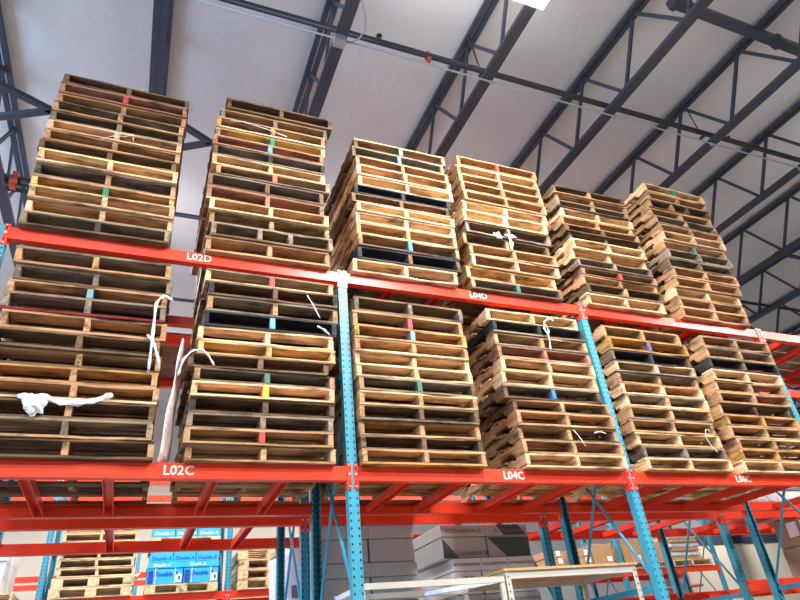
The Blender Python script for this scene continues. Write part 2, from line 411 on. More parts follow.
def hardware(side, back):
    s = -1 if back else 1; L = BAY/2; xc = side*(L-.0235)
    slots, bolts = bmesh.new(), bmesh.new()
    for z in (-.015, -.120):
        ya, yb = sorted((-s*.0055, -s*.0045)); box(slots, xc-.006, xc+.006, ya, yb, z-.018, z+.016)
    for z in (-.058, .004, -.145):
        tube(bolts, [(xc, -s*.004, z), (xc, -s*.010, z)], .0062 if z != -.058 else .0095, 8)
    return slots, bolts
MB = {}
for back in (0, 1):
    for colr in ('red',):
        MB[back, colr] = beam_me(back, M[colr])
        for side in (-1, 1): MB[back, colr, side] = mesh('end_connector', conn_me(side, back), M[colr])
    for side in (-1, 1):
        sl, bo = hardware(side, back); MB['slot', back, side] = mesh('connector_slot', sl, M['slot']); MB['bolt', back, side] = mesh('connector_bolt', bo, M['bolt'])
def beam(xc, y, z, back, colr, label, group, text=None, tx=0):
    t = thing('rack_beam', label, 'rack beam', (xc, y, z), 0, group)
    link('beam_rail', MB[back, colr], t)
    for side in (-1, 1):
        e = link('end_connector', MB[back, colr, side], t)
        link('connector_slot', MB['slot', back, side], e)
        q = link('connector_bolt', MB['bolt', back, side], e); q['label'] = 'silver bolts'
    if text: lettering('shelf_lettering', text, .088, M['white'], t, (tx-xc, -.001, -.052), FRONT, label='white lettering ' + text, width=.185)
    return t
def joistbar_me(material, length=.945):
    b = bmesh.new(); w, h, tk = .032, .062, .004
    prism(b, [(-w, -h), (-w+tk, -h), (-w+tk, -tk), (w-tk, -tk), (w-tk, -h), (w, -h), (w, 0), (-w, 0)], 'y', 0, length)
    me = mesh('crossbar_channel', b, material); return me
MJ = {c: joistbar_me(M[c]) for c in ('red',)}
b = bmesh.new()
for yy in (-.002, .927): box(b, -.045, .045, yy, yy+.02, -.004, .0)
JT = mesh('end_tab', b, M['red'])
ordn = ['first', 'second', 'third', 'fourth']
def crossbars(xc, y, z, colr, where, group, skip=()):
    for i, dx in enumerate((-.79, -.33, .31, .79)):
        if i in skip: continue
        t = thing('pallet_crossbar', 'red crossbar %s, %s from left' % (where, ordn[i]), 'crossbar', (xc+dx, y+.0625, z-.036), 0, group)
        link('crossbar_channel', MJ[colr], t); link('end_tab', JT, t)
bayn = {-2: 'beyond the left edge', -1: 'left', 0: 'middle', 1: 'right', 2: 'far right'}
TX = {('D', -1): ('L02D', -1.176), ('C', -1): ('L02C', -1.177), ('D', 0): ('L04D', 1.335), ('C', 0): ('L04C', 1.343), ('C', 1): ('L06C', 3.868)}
for k in range(-1, 3):
    xc = (k+.5)*BAY
    for lv, z in (('C', Z1), ('D', Z2)):
        lvn = 'lower' if lv == 'C' else 'upper'
        tt = TX.get((lv, k))
        lab = 'orange red front rack beam lettered %s in white' % tt[0] if tt else 'orange red %s front rack beam in the %s bay, without lettering' % (lvn, bayn[k])
        beam(xc, 0, z, 0, 'red', lab, 'front rack beams', *(tt or ()))
        beam(xc, D, z, 1, 'red', 'dark red rear beam of the front rack, %s level, %s bay' % (lvn, bayn[k]), 'rear beams of the front rack')
        crossbars(xc, 0, z, 'red', 'under the %s front level, %s bay' % (lvn, bayn[k]), 'crossbars of the front rack')
        beam(xc, 1.39, z, 0, 'red', 'dark red front beam of the second rack row, %s level, %s bay' % (lvn, bayn[k]), 'second row rack beams')
        beam(xc, 1.39+D, z, 1, 'red', 'dark red rear beam of the second rack row, %s level, %s bay' % (lvn, bayn[k]), 'second row rack beams')
        crossbars(xc, 1.39, z, 'red', 'of the second rack row, %s level, %s bay' % (lvn, bayn[k]), 'crossbars of the second rack row', (0,) if (k, lv) == (-1, 'C') else ())
for k, y, bk in ((2, 1.39, 0), (2, 1.39+D, 1), (1, 1.39+D, 1)):
    beam((k+.5)*BAY, y, 2.06, bk, 'red', 'dark red low %s beam of the second rack row, %s bay' % ('rear' if bk else 'front', bayn[k]), 'low beams of the second rack row')
crossbars(2.5*BAY, 1.39, 2.06, 'red', 'below the brown cartons, second row, far right bay', 'low crossbars of the second rack row')
for k in (0,):
    for y, bk in ((1.39, 0), (1.39+D, 1)):
        beam((k+.5)*BAY, y, 1.30, bk, 'red', 'dark red low %s beam carrying the grey cartons, middle bay' % ('rear' if bk else 'front'), 'low beams of the second rack row')
for k in range(-3, 4):
    nm = ['first', 'second', 'third', 'fourth', 'fifth', 'sixth', 'seventh'][k+3]
    for z, ln in ((Z1, 'lower'), (Z2, 'upper')):
        beam((k+.5)*BAY, 6.2, z, 0, 'red', 'distant orange red rack beam across the rear aisle, %s level, %s bay from the left' % (ln, nm), 'far rack beams')
        beam((k+.5)*BAY, 6.2+D, z, 1, 'red', 'distant dark red beam at the back of the far rack, %s level, %s bay from the left' % (ln, nm), 'far rack rear beams')
for k in (-1, 0):
    xc = -.02 - BAY/2 + BAY*k
    beam(xc, 10.0, 3.745, 0, 'red', 'tiny maroon beam lettered F04P in the rearmost rack' if k == 0 else 'tiny maroon front beam of the rearmost rack, left of the F04P beam', 'rearmost rack beams', *(('F04P', -1.31) if k == 0 else ()))
    beam(xc, 10.0+D, 3.745, 1, 'red', 'tiny maroon rear beam of the rearmost rack, %s' % ('behind the F04P beam' if k == 0 else 'left of the F04P bay'), 'rearmost rack beams')

# ------------------------------------------------------------------ pallets
W, DEP, HT = 1.016, 1.19, .121
def stringer_bm():
    b = bmesh.new(); z0, z1 = .017, .105
    pr = [(0, z0), (.16, z0), (.17, z0+.030), (.185, z0+.038), (.375, z0+.038), (.39, z0+.030), (.40, z0), (.79, z0), (.80, z0+.030), (.815, z0+.038), (1.005, z0+.038), (1.02, z0+.030), (1.03, z0), (DEP, z0), (DEP, z1), (0, z1)]
    prism(b, pr, 'x', -.0185, .0185); return b
ME_STR = mesh('stringer', stringer_bm(), M['stringer'])
def board_me(w, k, thin=.0155):
    """a slightly bowed deck board with ragged ends; k picks the variant"""
    rr = random.Random(k*17+3); b = bmesh.new(); n = 8; L = W/2
    bow = rr.uniform(-.001, .001); e0, e1 = rr.uniform(-.006, .004), rr.uniform(-.006, .004)
    rows = []
    for i in range(n+1):
        x = -L + e0 + (2*L - e0 + e1)*i/n; zz = bow*math.sin(math.pi*i/n)
        ya, yb = rr.uniform(-.0025, .0025), w + rr.uniform(-.0025, .0025)
        if k == 3 and i in (5, 6): ya += .012
        if k == 4 and i == 0: yb -= .03
        rows.append([b.verts.new(p) for p in ((x, ya, zz), (x, yb, zz), (x, yb, zz+thin), (x, ya, zz+thin))])
    for A, B in zip(rows, rows[1:]):
        for i in range(4): b.faces.new((A[i], A[(i+1) % 4], B[(i+1) % 4], B[i]))
    b.faces.new(rows[0][::-1]); b.faces.new(rows[-1])
    return mesh('deck_board', b, M['board'])
LEAD = [board_me(.135, k) for k in range(5)]; SLAT = [board_me(.088, k+5) for k in range(4)]; WIDE = [board_me(.185, k+10) for k in range(2)]
b = bmesh.new(); box(b, -.0195, .0195, -.0012, .03, .019, .103); ME_MARK = b
MARKS = {}
def mark_me(c):
    if c not in MARKS:
        b = bmesh.new(); box(b, -.0197, .0197, -.0015, .045, .0185, .1035); MARKS[c] = mesh('painted_end', b, M[c])
    return MARKS[c]
PAL = dict(L=(.76, .50, .28), T=(.46, .26, .13), D=(.17, .10, .055), K=(.035, .033, .036), G=(.25, .19, .135), R=(.38, .19, .12), Y=(.66, .40, .17), O=(.52, .27, .09))
PN = dict(L='pale pine', T='tan', D='dark stained', K='nearly black', G='weathered grey', R='reddish', Y='yellow pine', O='ochre')
MKN = dict(green='green paint', redm='red paint', orangem='orange paint', yellow='yellow paint', bluem='blue paint', lblue='light blue paint', teal='teal paint', purple='purple paint', dgreen='dark green paint', black='black paint')
def jit(c, a=.12):
    k = rnd.uniform(1-a, 1+a); return tuple(min(1, v*k*rnd.uniform(.97, 1.03)) for v in c)
def pallet(x, y, z, hz, rz, code, label, group, mark=None, four=False, front=None):
    t = thing('wooden_pallet', label, 'pallet', (x, y, z), rz, group); t.scale = (1, 1, hz/.1232)
    base = PAL[code]; alt = PAL[rnd.choice({'L': 'LYTG', 'T': 'TLOGD', 'D': 'DTGG', 'K': 'KDG', 'G': 'GTDD', 'R': 'RTD', 'Y': 'YLT', 'O': 'OTL'}[code])]
    def c(): return jit(base if rnd.random() < .62 else alt, .2)
    xs = (-W/2+.0185, 0, W/2-.0185) if not four else (-W/2+.0185, -.12, .14, W/2-.0185)
    for i, sx in enumerate(xs):
        q = link('stringer', ME_STR, t, (sx + rnd.uniform(-.004, .004)*(i % 2), 0, 0), jit({'K': PAL['D'], 'D': PAL['T']}.get(code, base) if rnd.random() < .35 else base, .2))
        if mark and sx == 0:
            e = link('painted_end', mark_me(mark), q); e['label'] = 'stringer end with ' + MKN[mark]
    ys = [0, .29, .55, .81, DEP-.135]
    for i, yy in enumerate(ys):
        me = rnd.choice(LEAD) if i in (0, 4) else rnd.choice(SLAT)
        q = link('bottom_board', me, t, (0, yy, 0), front if (front and i == 0) else c())
        q.rotation_euler = (0, 0, rnd.uniform(-.006, .006))
        if front and i == 0: q['label'] = 'dark red painted front board'
    ys = [0, .20, .36, .55, .74, .93, DEP-.135]
    for i, yy in enumerate(ys):
        me = rnd.choice(LEAD) if i in (0, 6) else rnd.choice(SLAT)
        q = link('top_board', me, t, (rnd.uniform(-.006, .006), yy + rnd.uniform(-.006, .006), .1055), c()); q.rotation_euler = (0, 0, rnd.uniform(-.008, .008))
    return t
STK = dict(
S1U=([-1.92,-1.91,-1.91,-1.92,-1.92,-1.92,-1.94,-1.92,-1.92,-1.92,-1.92,-1.91,-1.91,-1.90],[4.59,4.72,4.84,4.96,5.07,5.23,5.33,5.44,5.57,5.66,5.76,5.88,6.0,6.11],'GLLYDLDTLGTTRD',{0:'black',3:'green',12:'redm'}),
S1L=([-1.85,-1.87,-1.87,-1.86,-1.88,-1.87,-1.89,-1.86,-1.88,-1.88,-1.86,-1.88],[2.89,3.01,3.14,3.26,3.38,3.49,3.61,3.75,3.91,4.03,4.12,4.28],'DGDTTTDTGTGT',{9:'lblue'}),
S2U=([-.63,-.60,-.62,-.63,-.66,-.66,-.60,-.64,-.64,-.65,-.63,-.63,-.60,-.55],[4.61,4.77,4.9,5.01,5.13,5.32,5.45,5.53,5.64,5.76,5.86,5.98,6.1,6.3],'TGTLRDTLKRLTGD',{6:'orangem',9:'lblue',10:'green'}),
S2L=([-.64,-.66,-.65,-.64,-.64,-.63,-.68,-.62,-.63,-.60,-.58,-.58,-.61],[2.9,3.01,3.12,3.24,3.35,3.46,3.56,3.67,3.78,3.91,4.05,4.19,4.3],'TTGKLTDYLKTKL',{1:'redm',4:'yellow',5:'dgreen',9:'lblue',12:'redm'}),
S3U=([.60,.65,.66,.66,.66,.67,.63,.66,.71,.70,.70,.67,.70],[4.56,4.71,4.86,5.05,5.18,5.3,5.4,5.51,5.63,5.76,5.9,6.01,6.14],'LKTTLLDKLLRDD',{2:'bluem',8:'redm',11:'bluem',12:'teal'}),
S3L=([.57,.55,.55,.53,.58,.58,.54,.55,.54,.54,.55,.59],[2.91,3.02,3.12,3.25,3.36,3.48,3.59,3.7,3.81,3.93,4.05,4.22],'TDTDTDLLTOTG',{5:'dgreen',9:'lblue',10:'redm'}),
S4U=([1.77,1.74,1.81,1.81,1.77,1.81,1.80,1.84,1.86,1.85,1.86,1.86,1.88],[4.56,4.67,4.83,4.96,5.08,5.28,5.41,5.59,5.71,5.84,5.96,6.1,6.23],'DLLTDGLLTTTTT',{0:'dgreen',9:'orangem',12:'redm'}),
S4L=([1.96,1.96,1.98,1.97,1.99,1.88,1.89,1.92,1.91,1.90,1.90,1.86],[2.94,3.05,3.17,3.29,3.42,3.51,3.66,3.79,3.91,4.03,4.15,4.27],'LTTTDDLLRTKL',{5:'bluem'}),
S5U=([3.10,3.13,3.12,3.14,3.10,3.08,3.10,3.12,3.09,3.07,3.11,3.07,3.10,3.07],[4.58,4.73,4.84,4.96,5.05,5.15,5.32,5.43,5.52,5.61,5.78,5.87,5.97,6.07],'LDTRGLLDDTLGTD',{3:'redm'}),
S5L=([3.20,3.22,3.20,3.17,3.19,3.19,3.18,3.18,3.18,3.18,3.19,3.18],[2.9,3.01,3.14,3.26,3.38,3.51,3.62,3.74,3.85,3.96,4.11,4.25],'LGLTTLLTLKOT',{10:'purple'}),
S6U=([4.36,4.40,4.39,4.44,4.46,4.44,4.50,4.50,4.53,4.55,4.52,4.51,4.54,4.57,4.55],[4.58,4.74,4.86,5.0,5.14,5.27,5.42,5.55,5.69,5.82,5.94,6.06,6.22,6.34,6.47],'TTLTTDGTLTTTDTL',{7:'dgreen',14:'green'}),
S6L=([4.37,4.39,4.42,4.37,4.39,4.38,4.41,4.43,4.45,4.46,4.47,4.48],[2.91,3.02,3.13,3.25,3.37,3.49,3.62,3.74,3.87,3.99,4.13,4.26],'LOTTODTTLKTT',{}),
)
ORD = ['lowest', 'second', 'third', 'fourth', 'fifth', 'sixth', 'seventh', 'eighth', 'ninth', 'tenth', 'eleventh', 'twelfth', 'thirteenth', 'fourteenth', 'fifteenth']
for key, (xs, zs, codes, marks) in STK.items():
    n = len(xs); lv = key[2]; z = (Z1 if lv == 'L' else Z2) + .0015
    si = int(key[1]); stn = ['first', 'second', 'third', 'fourth', 'fifth', 'sixth'][si-1]
    hs = []
    for i in range(n):
        if i == 0: h = (zs[1]-zs[0])
        elif i == n-1: h = zs[-1]-zs[-2]
        else: h = (zs[i+1]-zs[i-1])/2
        hs.append(min(max(h, .108), .140))
    tot = (zs[-1] + .058) - z; kk = tot/sum(hs)
    for i in range(n):
        h = hs[i]*kk
        code = codes[i]; mk = marks.get(i)
        where = 'on the %s rack level' % ('upper' if lv == 'U' else 'lower')
        od = 'topmost' if i == n-1 else ORD[i] + (' from the bottom' if i else '')
        lab = '%s pallet%s, %s, %s stack from left, %s level' % (PN[code], ' with ' + MKN[mk].replace(' paint', '') + ' mark' if mk else '', od.replace(' the', ''), stn, 'upper' if lv == 'U' else 'lower')
        rz = rnd.uniform(-.010, .010)
        px0 = xs[i]
        if lv == 'L':
            bc = ((si-1)//2 - .5)*BAY; px0 = min(max(px0, bc-.69), bc+.69)
        pallet(px0, -.055 + rnd.uniform(-.018, .018), z, h-.0004, rz, code, lab, 'wooden pallets stacked on the %s level' % ('upper' if lv == 'U' else 'lower'), mk, four=(key, i) in (('S2U', 1), ('S6U', 12)), front=(.20, .02, .022) if (key, i) == ('S1L', 8) else None)
        z += h

# ------------------------------------------------------------------ loads on the far rack
def far_pallets(x, y, zs0, n, h, nm, wide=1.02, blocks=True, seed=0):
    rr = random.Random(seed)
    parts = []
    def m_(name, bmf):
        b = bmesh.new(); bmf(b); return mesh(name, b, M['board'] if 'board' in name else M['stringer'])
    bw = .145 if blocks else .04
    fr = []
    for sx in (-wide/2, -bw/2, wide/2-bw):
        fr.append(('support_block' if blocks else 'stringer', m_('block', lambda b, sx=sx: box(b, sx, sx+bw, 0, .98, .017, h-.022))))
    for yy in (0, .42, .84): fr.append(('bottom_board', m_('bottom_board', lambda b, yy=yy: box(b, -wide/2, wide/2, yy, yy+.12, 0, .016))))
    for yy in (0, .17, .34, .51, .68, .84): fr.append(('top_board', m_('top_board', lambda b, yy=yy: box(b, -wide/2, wide/2, yy, yy+.125, h-.021, h-.003))))
    for i in range(n):
        t = thing('wooden_pallet', ('%s, %s' % ('pale block pallet' if blocks else 'pale wooden pallet', nm)) if n == 1 else '%s, %s, %s' % ('pale block pallet' if blocks else 'pale wooden pallet', 'lowest' if i == 0 else ORD[i] + ' from bottom', nm), 'pallet', (x + rr.uniform(-.012, .012), y, zs0 + i*h), rr.uniform(-.006, .006), 'pale pallets on the far rack')
        for name, me in fr: link(name, me, t, None, jit((.80, .55, .30), .1))
    return zs0 + n*h
zt = Z1 + .002
far_pallets(-1.87, 6.16, zt, 2, .135, 'distant stack left of the blue cartons', 1.06, True, 1)
far_pallets(-1.85, 6.16, zt+.272, 6, .118, 'upper half of the distant stack left of blue cartons', 1.0, False, 2)
far_pallets(.66, 6.16, zt, 4, .143, 'distant stack right of the blue cartons', 1.02, True, 3)
far_pallets(-.66, 6.16, zt, 1, .130, 'base of the first blue carton load', 1.02, True, 4)
far_pallets(-.66, 6.16, 3.51, 1, .120, 'base of the upper blue carton load', 1.02, True, 5)
def carton(name, x0, x1, y0, y1, z0, z1, m, label, cat='carton', group=None, lid=0, text=None, tm=None, tsize=.05, shear=0, extra=None, flap=True, rz=0):
    t = thing(name, label, cat, ((x0+x1)/2, y0, z0), rz, group)
    w, d, h = (x1-x0)/2, y1-y0, z1-z0
    b = bmesh.new()
    hb = h - lid
    box(b, -w+.003*(lid > 0), w-.003*(lid > 0), .004*(lid > 0), d, 0, hb); bmesh.ops.bevel(b, geom=list(b.edges), offset=.006, segments=1, affect='EDGES')
    obj('carton_body', b, m, t)
    if lid:
        b = bmesh.new(); box(b, -w-.004, w+.004, -.005, d+.004, hb+.004, h); bmesh.ops.bevel(b, geom=list(b.edges), offset=.005, segments=1, affect='EDGES'); obj('carton_lid', b, m, t)
    if text:
        for (s, px_, pz, sz, mm) in text:
            lettering('printed_lettering', s, sz, M[mm], t, (px_, -.0075 if (lid and pz > hb) else -.0015, pz), FRONT, shear, .001)
    if extra: extra(t, w, d, h)
    return t
# blue paper cartons
for k, (a, b_) in enumerate(((-1.165, -.665), (-.655, -.155))):
    def ex(t, w, d, h):
        b = bmesh.new(); box(b, -w+.012, -w+.085, -.002, 0, .01, h*.62); o = obj('printed_panel', b, M['navyprint'], t)
        b = bmesh.new(); box(b, w-.10, w-.02, -.002, 0, .02, h*.45); obj('printed_panel', b, M['white'], t)
        b = bmesh.new(); box(b, w-.065, w-.035, -.0035, -.002, .05, .10); obj('printed_panel', b, M['navyprint'], t)
        b = bmesh.new(); box(b, -w+.11, -w+.118, -.003, 0, 0, h); box(b, w-.115, w-.107, -.003, 0, 0, h); obj('strapping_band', b, M['white'], t)
    carton('paper_carton', a, b_, 6.17, 6.95, 2.976, 3.272, M['bluecarton'], 'bright blue carton lettered Double A, lower row, %s one' % ('left' if k == 0 else 'right'), group='blue paper cartons on the far rack', lid=.085,
           text=[('Double A', .01, .135, .085, 'navyprint'), ('Double A', -.06, .255, .06, 'white')], shear=.25, extra=ex)
for k in range(3):
    x0 = -1.145 + k*.327
    carton('paper_carton', x0, x0+.318, 6.17, 6.95, 3.274, 3.505, M['bluecarton'], 'bright blue carton, upper row, %s of three' % ('left', 'middle', 'right')[k], group='blue paper cartons on the far rack',
           text=[('Double A', 0, .05, .07, 'navyprint')], shear=.25)
for k in range(3):
    x0 = -1.145 + k*.327
    carton('paper_carton', x0, x0+.318, 6.17, 6.95, 3.631, 3.86, M['bluecarton'], 'bright blue carton on the second pallet, half hidden by a red beam, %s of three' % ('left', 'middle', 'right')[k], group='blue paper cartons on the far rack',
           text=[('Double A', 0, .05, .07, 'white')], shear=.25)
# white cartons at the left edge
far_pallets(-3.36, 6.16, zt, 1, .11, 'base of the white cartons at the left edge', 1.06, False, 6)
for j in range(3):
    for k in range(2):
        x1 = -3.0 - k*.42
        carton('white_carton', x1-.41, x1, 6.17+.03*(j % 2), 6.62, 2.956+j*.205, 3.158+j*.205, M['whitecarton'], 'white carton at the lower left edge, %s layer, %s of the front pair' % (('bottom', 'middle', 'top')[j], ('right', 'left')[k]), group='white cartons at the left edge')
    carton('white_carton', -3.38, -2.97, 6.66, 7.1, 2.956+j*.205, 3.158+j*.205, M['whitecarton'], 'white carton in the second row at the lower left edge, %s layer' % ('bottom', 'middle', 'top')[j], group='white cartons at the left edge')

# tall film wrapped load at x 0.9..1.9 on the far rack
t = thing('wrapped_load', 'tall load in cloudy white film seen between the blue posts', 'wrapped load', (.60, 2.70, 0))
b = bmesh.new()
rings = []
for i in range(30):
    z = i*.1
    pts = []
    for a in range(28):
        th = 2*math.pi*a/28; c_, s_ = math.cos(th), math.sin(th); e = .22
        px_ = math.copysign(abs(c_)**e, c_)*.50; py_ = math.copysign(abs(s_)**e, s_)*.46
        pts.append(b.verts.new((px_ + rnd.uniform(-.008, .008), .47 + py_ + rnd.uniform(-.008, .008), z + (.24*(px_+.5) - .13 if i == 29 else 0))))
    rings.append(pts)
for A, B in zip(rings, rings[1:]):
    for a in range(28): b.faces.new((A[a], A[(a+1) % 28], B[(a+1) % 28], B[a]))
b.faces.new(rings[0][::-1]); b.faces.new(rings[-1])
obj('film_wrap', b, M['film'], t, smooth=True)
b = bmesh.new(); box(b, -.43, -.33, -.035, -.028, 2.30, 2.42); obj('printed_label', b, M['greyprint'], t)

# cardboard boxes on the far rack, right part
def far_box(x0, x1, z0, z1, m, label, y0=6.22, d=.6):
    t = thing('cardboard_box', label, 'cardboard box', ((x0+x1)/2, y0, z0), rnd.uniform(-.03, .03), 'cardboard boxes on the far rack')
    b = bmesh.new(); box(b, -(x1-x0)/2, (x1-x0)/2, 0, d, 0, z1-z0); bmesh.ops.bevel(b, geom=list(b.edges), offset=.012, segments=1, affect='EDGES'); obj('box_body', b, m, t)
    b = bmesh.new(); box(b, -.03, .03, -.003, 0, 0, z1-z0); obj('tape_strip', b, M['shelfboard'], t)
    b = bmesh.new(); box(b, (x1-x0)/2*.35, (x1-x0)/2*.8, -.004, 0, .04, .13); obj('paper_label', b, M['white'], t)
for x, nm in ((5.70, 'first'), (6.86, 'second'), (8.18, 'third'), (9.35, 'last')):
    far_pallets(x, 6.16, zt, 1, .125, 'base of the %s cardboard load on the far rack' % nm, 1.05, False, 7)
far_box(5.80, 6.22, 2.97, 3.10, M['cardboard'], 'long low brown box at the far left of the distant boxes')
far_box(6.36, 6.88, 2.97, 3.10, M['cardboard'], 'second long low brown box, bottom layer of the distant boxes')
far_box(5.78, 6.20, 3.102, 3.22, M['cardboard'], 'flat brown box lying on the lowest distant boxes, left')
far_box(6.38, 6.87, 3.102, 3.25, M['cardboard'], 'brown box lying on the lowest distant boxes, right')
far_box(6.91, 7.40, 2.97, 3.33, M['cardboard'], 'tall brown box in the middle of the distant boxes')
far_box(7.66, 8.12, 2.97, 3.40, M['cardboard'], 'tallest brown box beside the front blue post')
far_box(8.16, 8.62, 2.97, 3.30, M['cardboard'], 'brown box with white label right of the front blue post', y0=6.45)
far_box(8.66, 8.85, 2.97, 3.36, M['cardboard'], 'narrow brown box left of the wrapped bundle', y0=6.3)
t = thing('wrapped_bundle', 'brown and white film wrapped bundle on the far rack end', 'wrapped bundle', (9.35, 6.22, 2.969))
for i in range(6):
    b = bmesh.new(); w = .40 + rnd.uniform(-.04, .03)
    box(b, -w, w, rnd.uniform(0, .05), .7, i*.085, i*.085+.075); bmesh.ops.bevel(b, geom=list(b.edges), offset=.015, segments=2, affect='EDGES')
    bm_o = obj('wrapped_layer', b, M['plastic'] if i % 2 else M['cardboard'], t)

# ------------------------------------------------------------------ grey cartons in the second rack row
LZ = 1.302
far_n = 0
def base_pallet(x, y, z, lab):
    far_pallets(x, y, z, 1, .13, lab, 1.0, False, 9)
base_pallet(.62, 1.40, LZ, 'base of the plain grey cartons'); base_pallet(1.88, 1.40, LZ, 'base of the printed cartons')
rows = [(2.42, 2.74), (2.096, 2.416), (1.772, 2.092), (1.435, 1.768)]
rn = ['top', 'second', 'third', 'fourth']
for i, (za, zb) in enumerate(rows):
    for k, (xa, xb) in enumerate(((.15, .60), (.61, 1.06))):
        carton('grey_carton', xa+.004*i, xb+.004*i, 1.45, 2.0, za, zb, M['greycarton'], 'plain grey white lidded carton, %s layer, %s column, under the middle bay' % (rn[i], ('left', 'right')[k]), group='plain grey cartons', lid=.12)
def greenex(full):
    def ex(t, w, d, h):
        b = bmesh.new(); hb = h - .115
        prism(b, [(-w+.01, hb-.01), (w-.004, hb-.01), (w-.004, .006), (-w+.2, .006)] if full else [(-w+.008, hb-.01), (-w+.17, .006), (-w+.008, .006)], 'y', -.0005, .0045)
        obj('printed_panel', b, M['greenprint'], t)
        if full:
            b = bmesh.new(); prism(b, [(-w+.12, h-.004), (w-.10, h-.004), (w-.02, hb+.008), (-w+.20, hb+.008)], 'y', -.0062, -.0045)
            obj('printed_panel', b, M['greenprint'], t)
    return ex
carton('printed_carton', 1.36, 1.85, 1.47, 2.30, 2.425, 2.735, M['greycarton'], 'grey carton lettered ECOLUXSOURCE with a green corner, top layer left', group='printed cartons in the middle bay', lid=.115,
       text=[('ECOLUXSOURCE', .0, .25, .052, 'greyprint'), ('ECOLUXSOURCE', .05, .04, .048, 'greyprint')], extra=greenex(0))
carton('printed_carton', 1.86, 2.345, 1.47, 2.30, 2.425, 2.735, M['greycarton'], 'carton with wide dark green print, top layer right', group='printed cartons in the middle bay', lid=.115,
       text=[('ECOLUXSOURCE', .04, .25, .048, 'greyprint')], extra=greenex(1))
for i, (za, zb) in enumerate(((2.105, 2.420), (1.785, 2.10), (1.435, 1.78))):
    for k in range(3):
        x0 = 1.435 + k*.305
        carton('printed_carton', x0, x0+.292, 1.44, 2.25, za, zb, M['whitecarton'] if i == 0 else M['greycarton'], 'white lidded carton lettered ECOLUXSOURCE, %s layer, %s column' % (('second', 'third', 'fourth')[i], ('left', 'middle', 'right')[k]), group='printed cartons in the middle bay', lid=.115,
               text=[('ECOLUXSOURCE', 0, .257, .036, 'greyprint'), ('Copy Paper', 0, .155, .026, 'greyprint'), ('ECOLUXSOURCE', 0, .095, .030, 'greyprint'), ('8.5 x 11', 0, .045, .022, 'greyprint')])

# ------------------------------------------------------------------ cream steel shelving under the middle bay
sh = thing('steel_shelving_unit', 'cream slotted steel shelving unit with particle board top under L04C', 'shelving unit', (0, 0, 0))
def angle_post(x, y, sx, sy, z1):
    b = bmesh.new(); a, tk = .042, .003
    xa, xb = sorted((0, sx*a)); box(b, xa, xb, min(0, sy*tk), max(0, sy*tk), 0, z1)
    ya, yb = sorted((sy*.0031, sy*a)); box(b, min(0, sx*tk), max(0, sx*tk), ya, yb, 0, z1)
    for i in range(int(z1/.05)):
        pass
    p_ = obj('shelf_post', b, M['shelfsteel'], sh, (x, y, 0))
    b = bmesh.new()
    for i in range(12):
        z = z1 - .03 - i*.05
        yy = -sy*.0008; box(b, sx*.012 if sx > 0 else sx*.024, sx*.024 if sx > 0 else sx*.012, min(yy, 0), max(yy, 0), z-.013, z)
        xx = -sx*.0008; ya, yb = sorted((sy*.014, sy*.028)); box(b, min(xx, 0), max(xx, 0), ya, yb, z-.013, z)
    obj('post_slots', b, M['slot'], p_)
for x, s in ((1.205, 1), (2.44, -1)):
    for y, sy in ((.15, 1), (.86, -1)): angle_post(x, y, s, sy, 2.115)
b = bmesh.new(); box(b, 1.19, 2.455, .14, .87, 2.118, 2.136); obj('shelf_board', b, M['shelfboard'], sh)
for y0, y1 in ((.153, .178), (.83, .857)):
    b = bmesh.new(); box(b, 1.21, 2.435, y0, y1, 2.065, 2.117); obj('shelf_rail', b, M['shelfsteel'], sh)
for x0 in (1.21, 2.41):
    b = bmesh.new(); box(b, x0, x0+.025, .18, .83, 2.07, 2.117); obj('shelf_rail', b, M['shelfsteel'], sh)
b = bmesh.new(); box(b, 1.19, 2.455, .14, .87, 1.50, 1.518); obj('shelf_board', b, M['shelfboard'], sh)
s2 = thing('steel_shelving_unit', 'low cream steel shelving frame without boards left of the wood topped one', 'shelving unit', (0, 0, 0))
for y0 in (.15, .74):
    b = bmesh.new(); box(b, .06, 1.19, y0, y0+.03, 2.045, 2.085); obj('shelf_rail', b, M['shelfsteel'], s2)
b = bmesh.new(); bar(b, (.075, .18, 2.06), (.075, .74, 2.06), .03, .035); obj('shelf_rail', b, M['film'], s2)
b = bmesh.new(); bar(b, (1.17, .18, 2.06), (.80, .74, 2.06), .02, .03); obj('shelf_rail', b, M['film'], s2)
for x in (.06, 1.155):
    for y in (.15, .745):
        b = bmesh.new(); box(b, x, x+.035, y+.001, y+.004, 0, 2.04); box(b, x, x+.003, y+.004, y+.03, 0, 2.04); obj('shelf_post', b, M['shelfsteel'], s2)

# ------------------------------------------------------------------ big brown cartons at the right edge
for i, (za, zb) in enumerate(((2.42, 2.735), (2.062, 2.416))):
    t = thing('large_carton', 'large dull brown carton at the lower right edge, %s' % ('upper one with white labels' if i == 0 else 'lower one'), 'carton', (6.3, 1.16, za))
    b = bmesh.new(); box(b, 0, 1.0, 0, .60, 0, zb-za); bmesh.ops.bevel(b, geom=list(b.edges), offset=.012, segments=1, affect='EDGES'); obj('carton_body', b, M['darkcard'], t)
    if i == 0:
        for y0 in (.27, .07):
            b = bmesh.new(); box(b, -.003, 0, y0, y0+.14, .11, .28); obj('paper_label', b, M['white'], t)
    else:
        b = bmesh.new(); box(b, -.003, 0, .28, .32, 0, zb-za); obj('tape_strip', b, M['cardboard'], t)

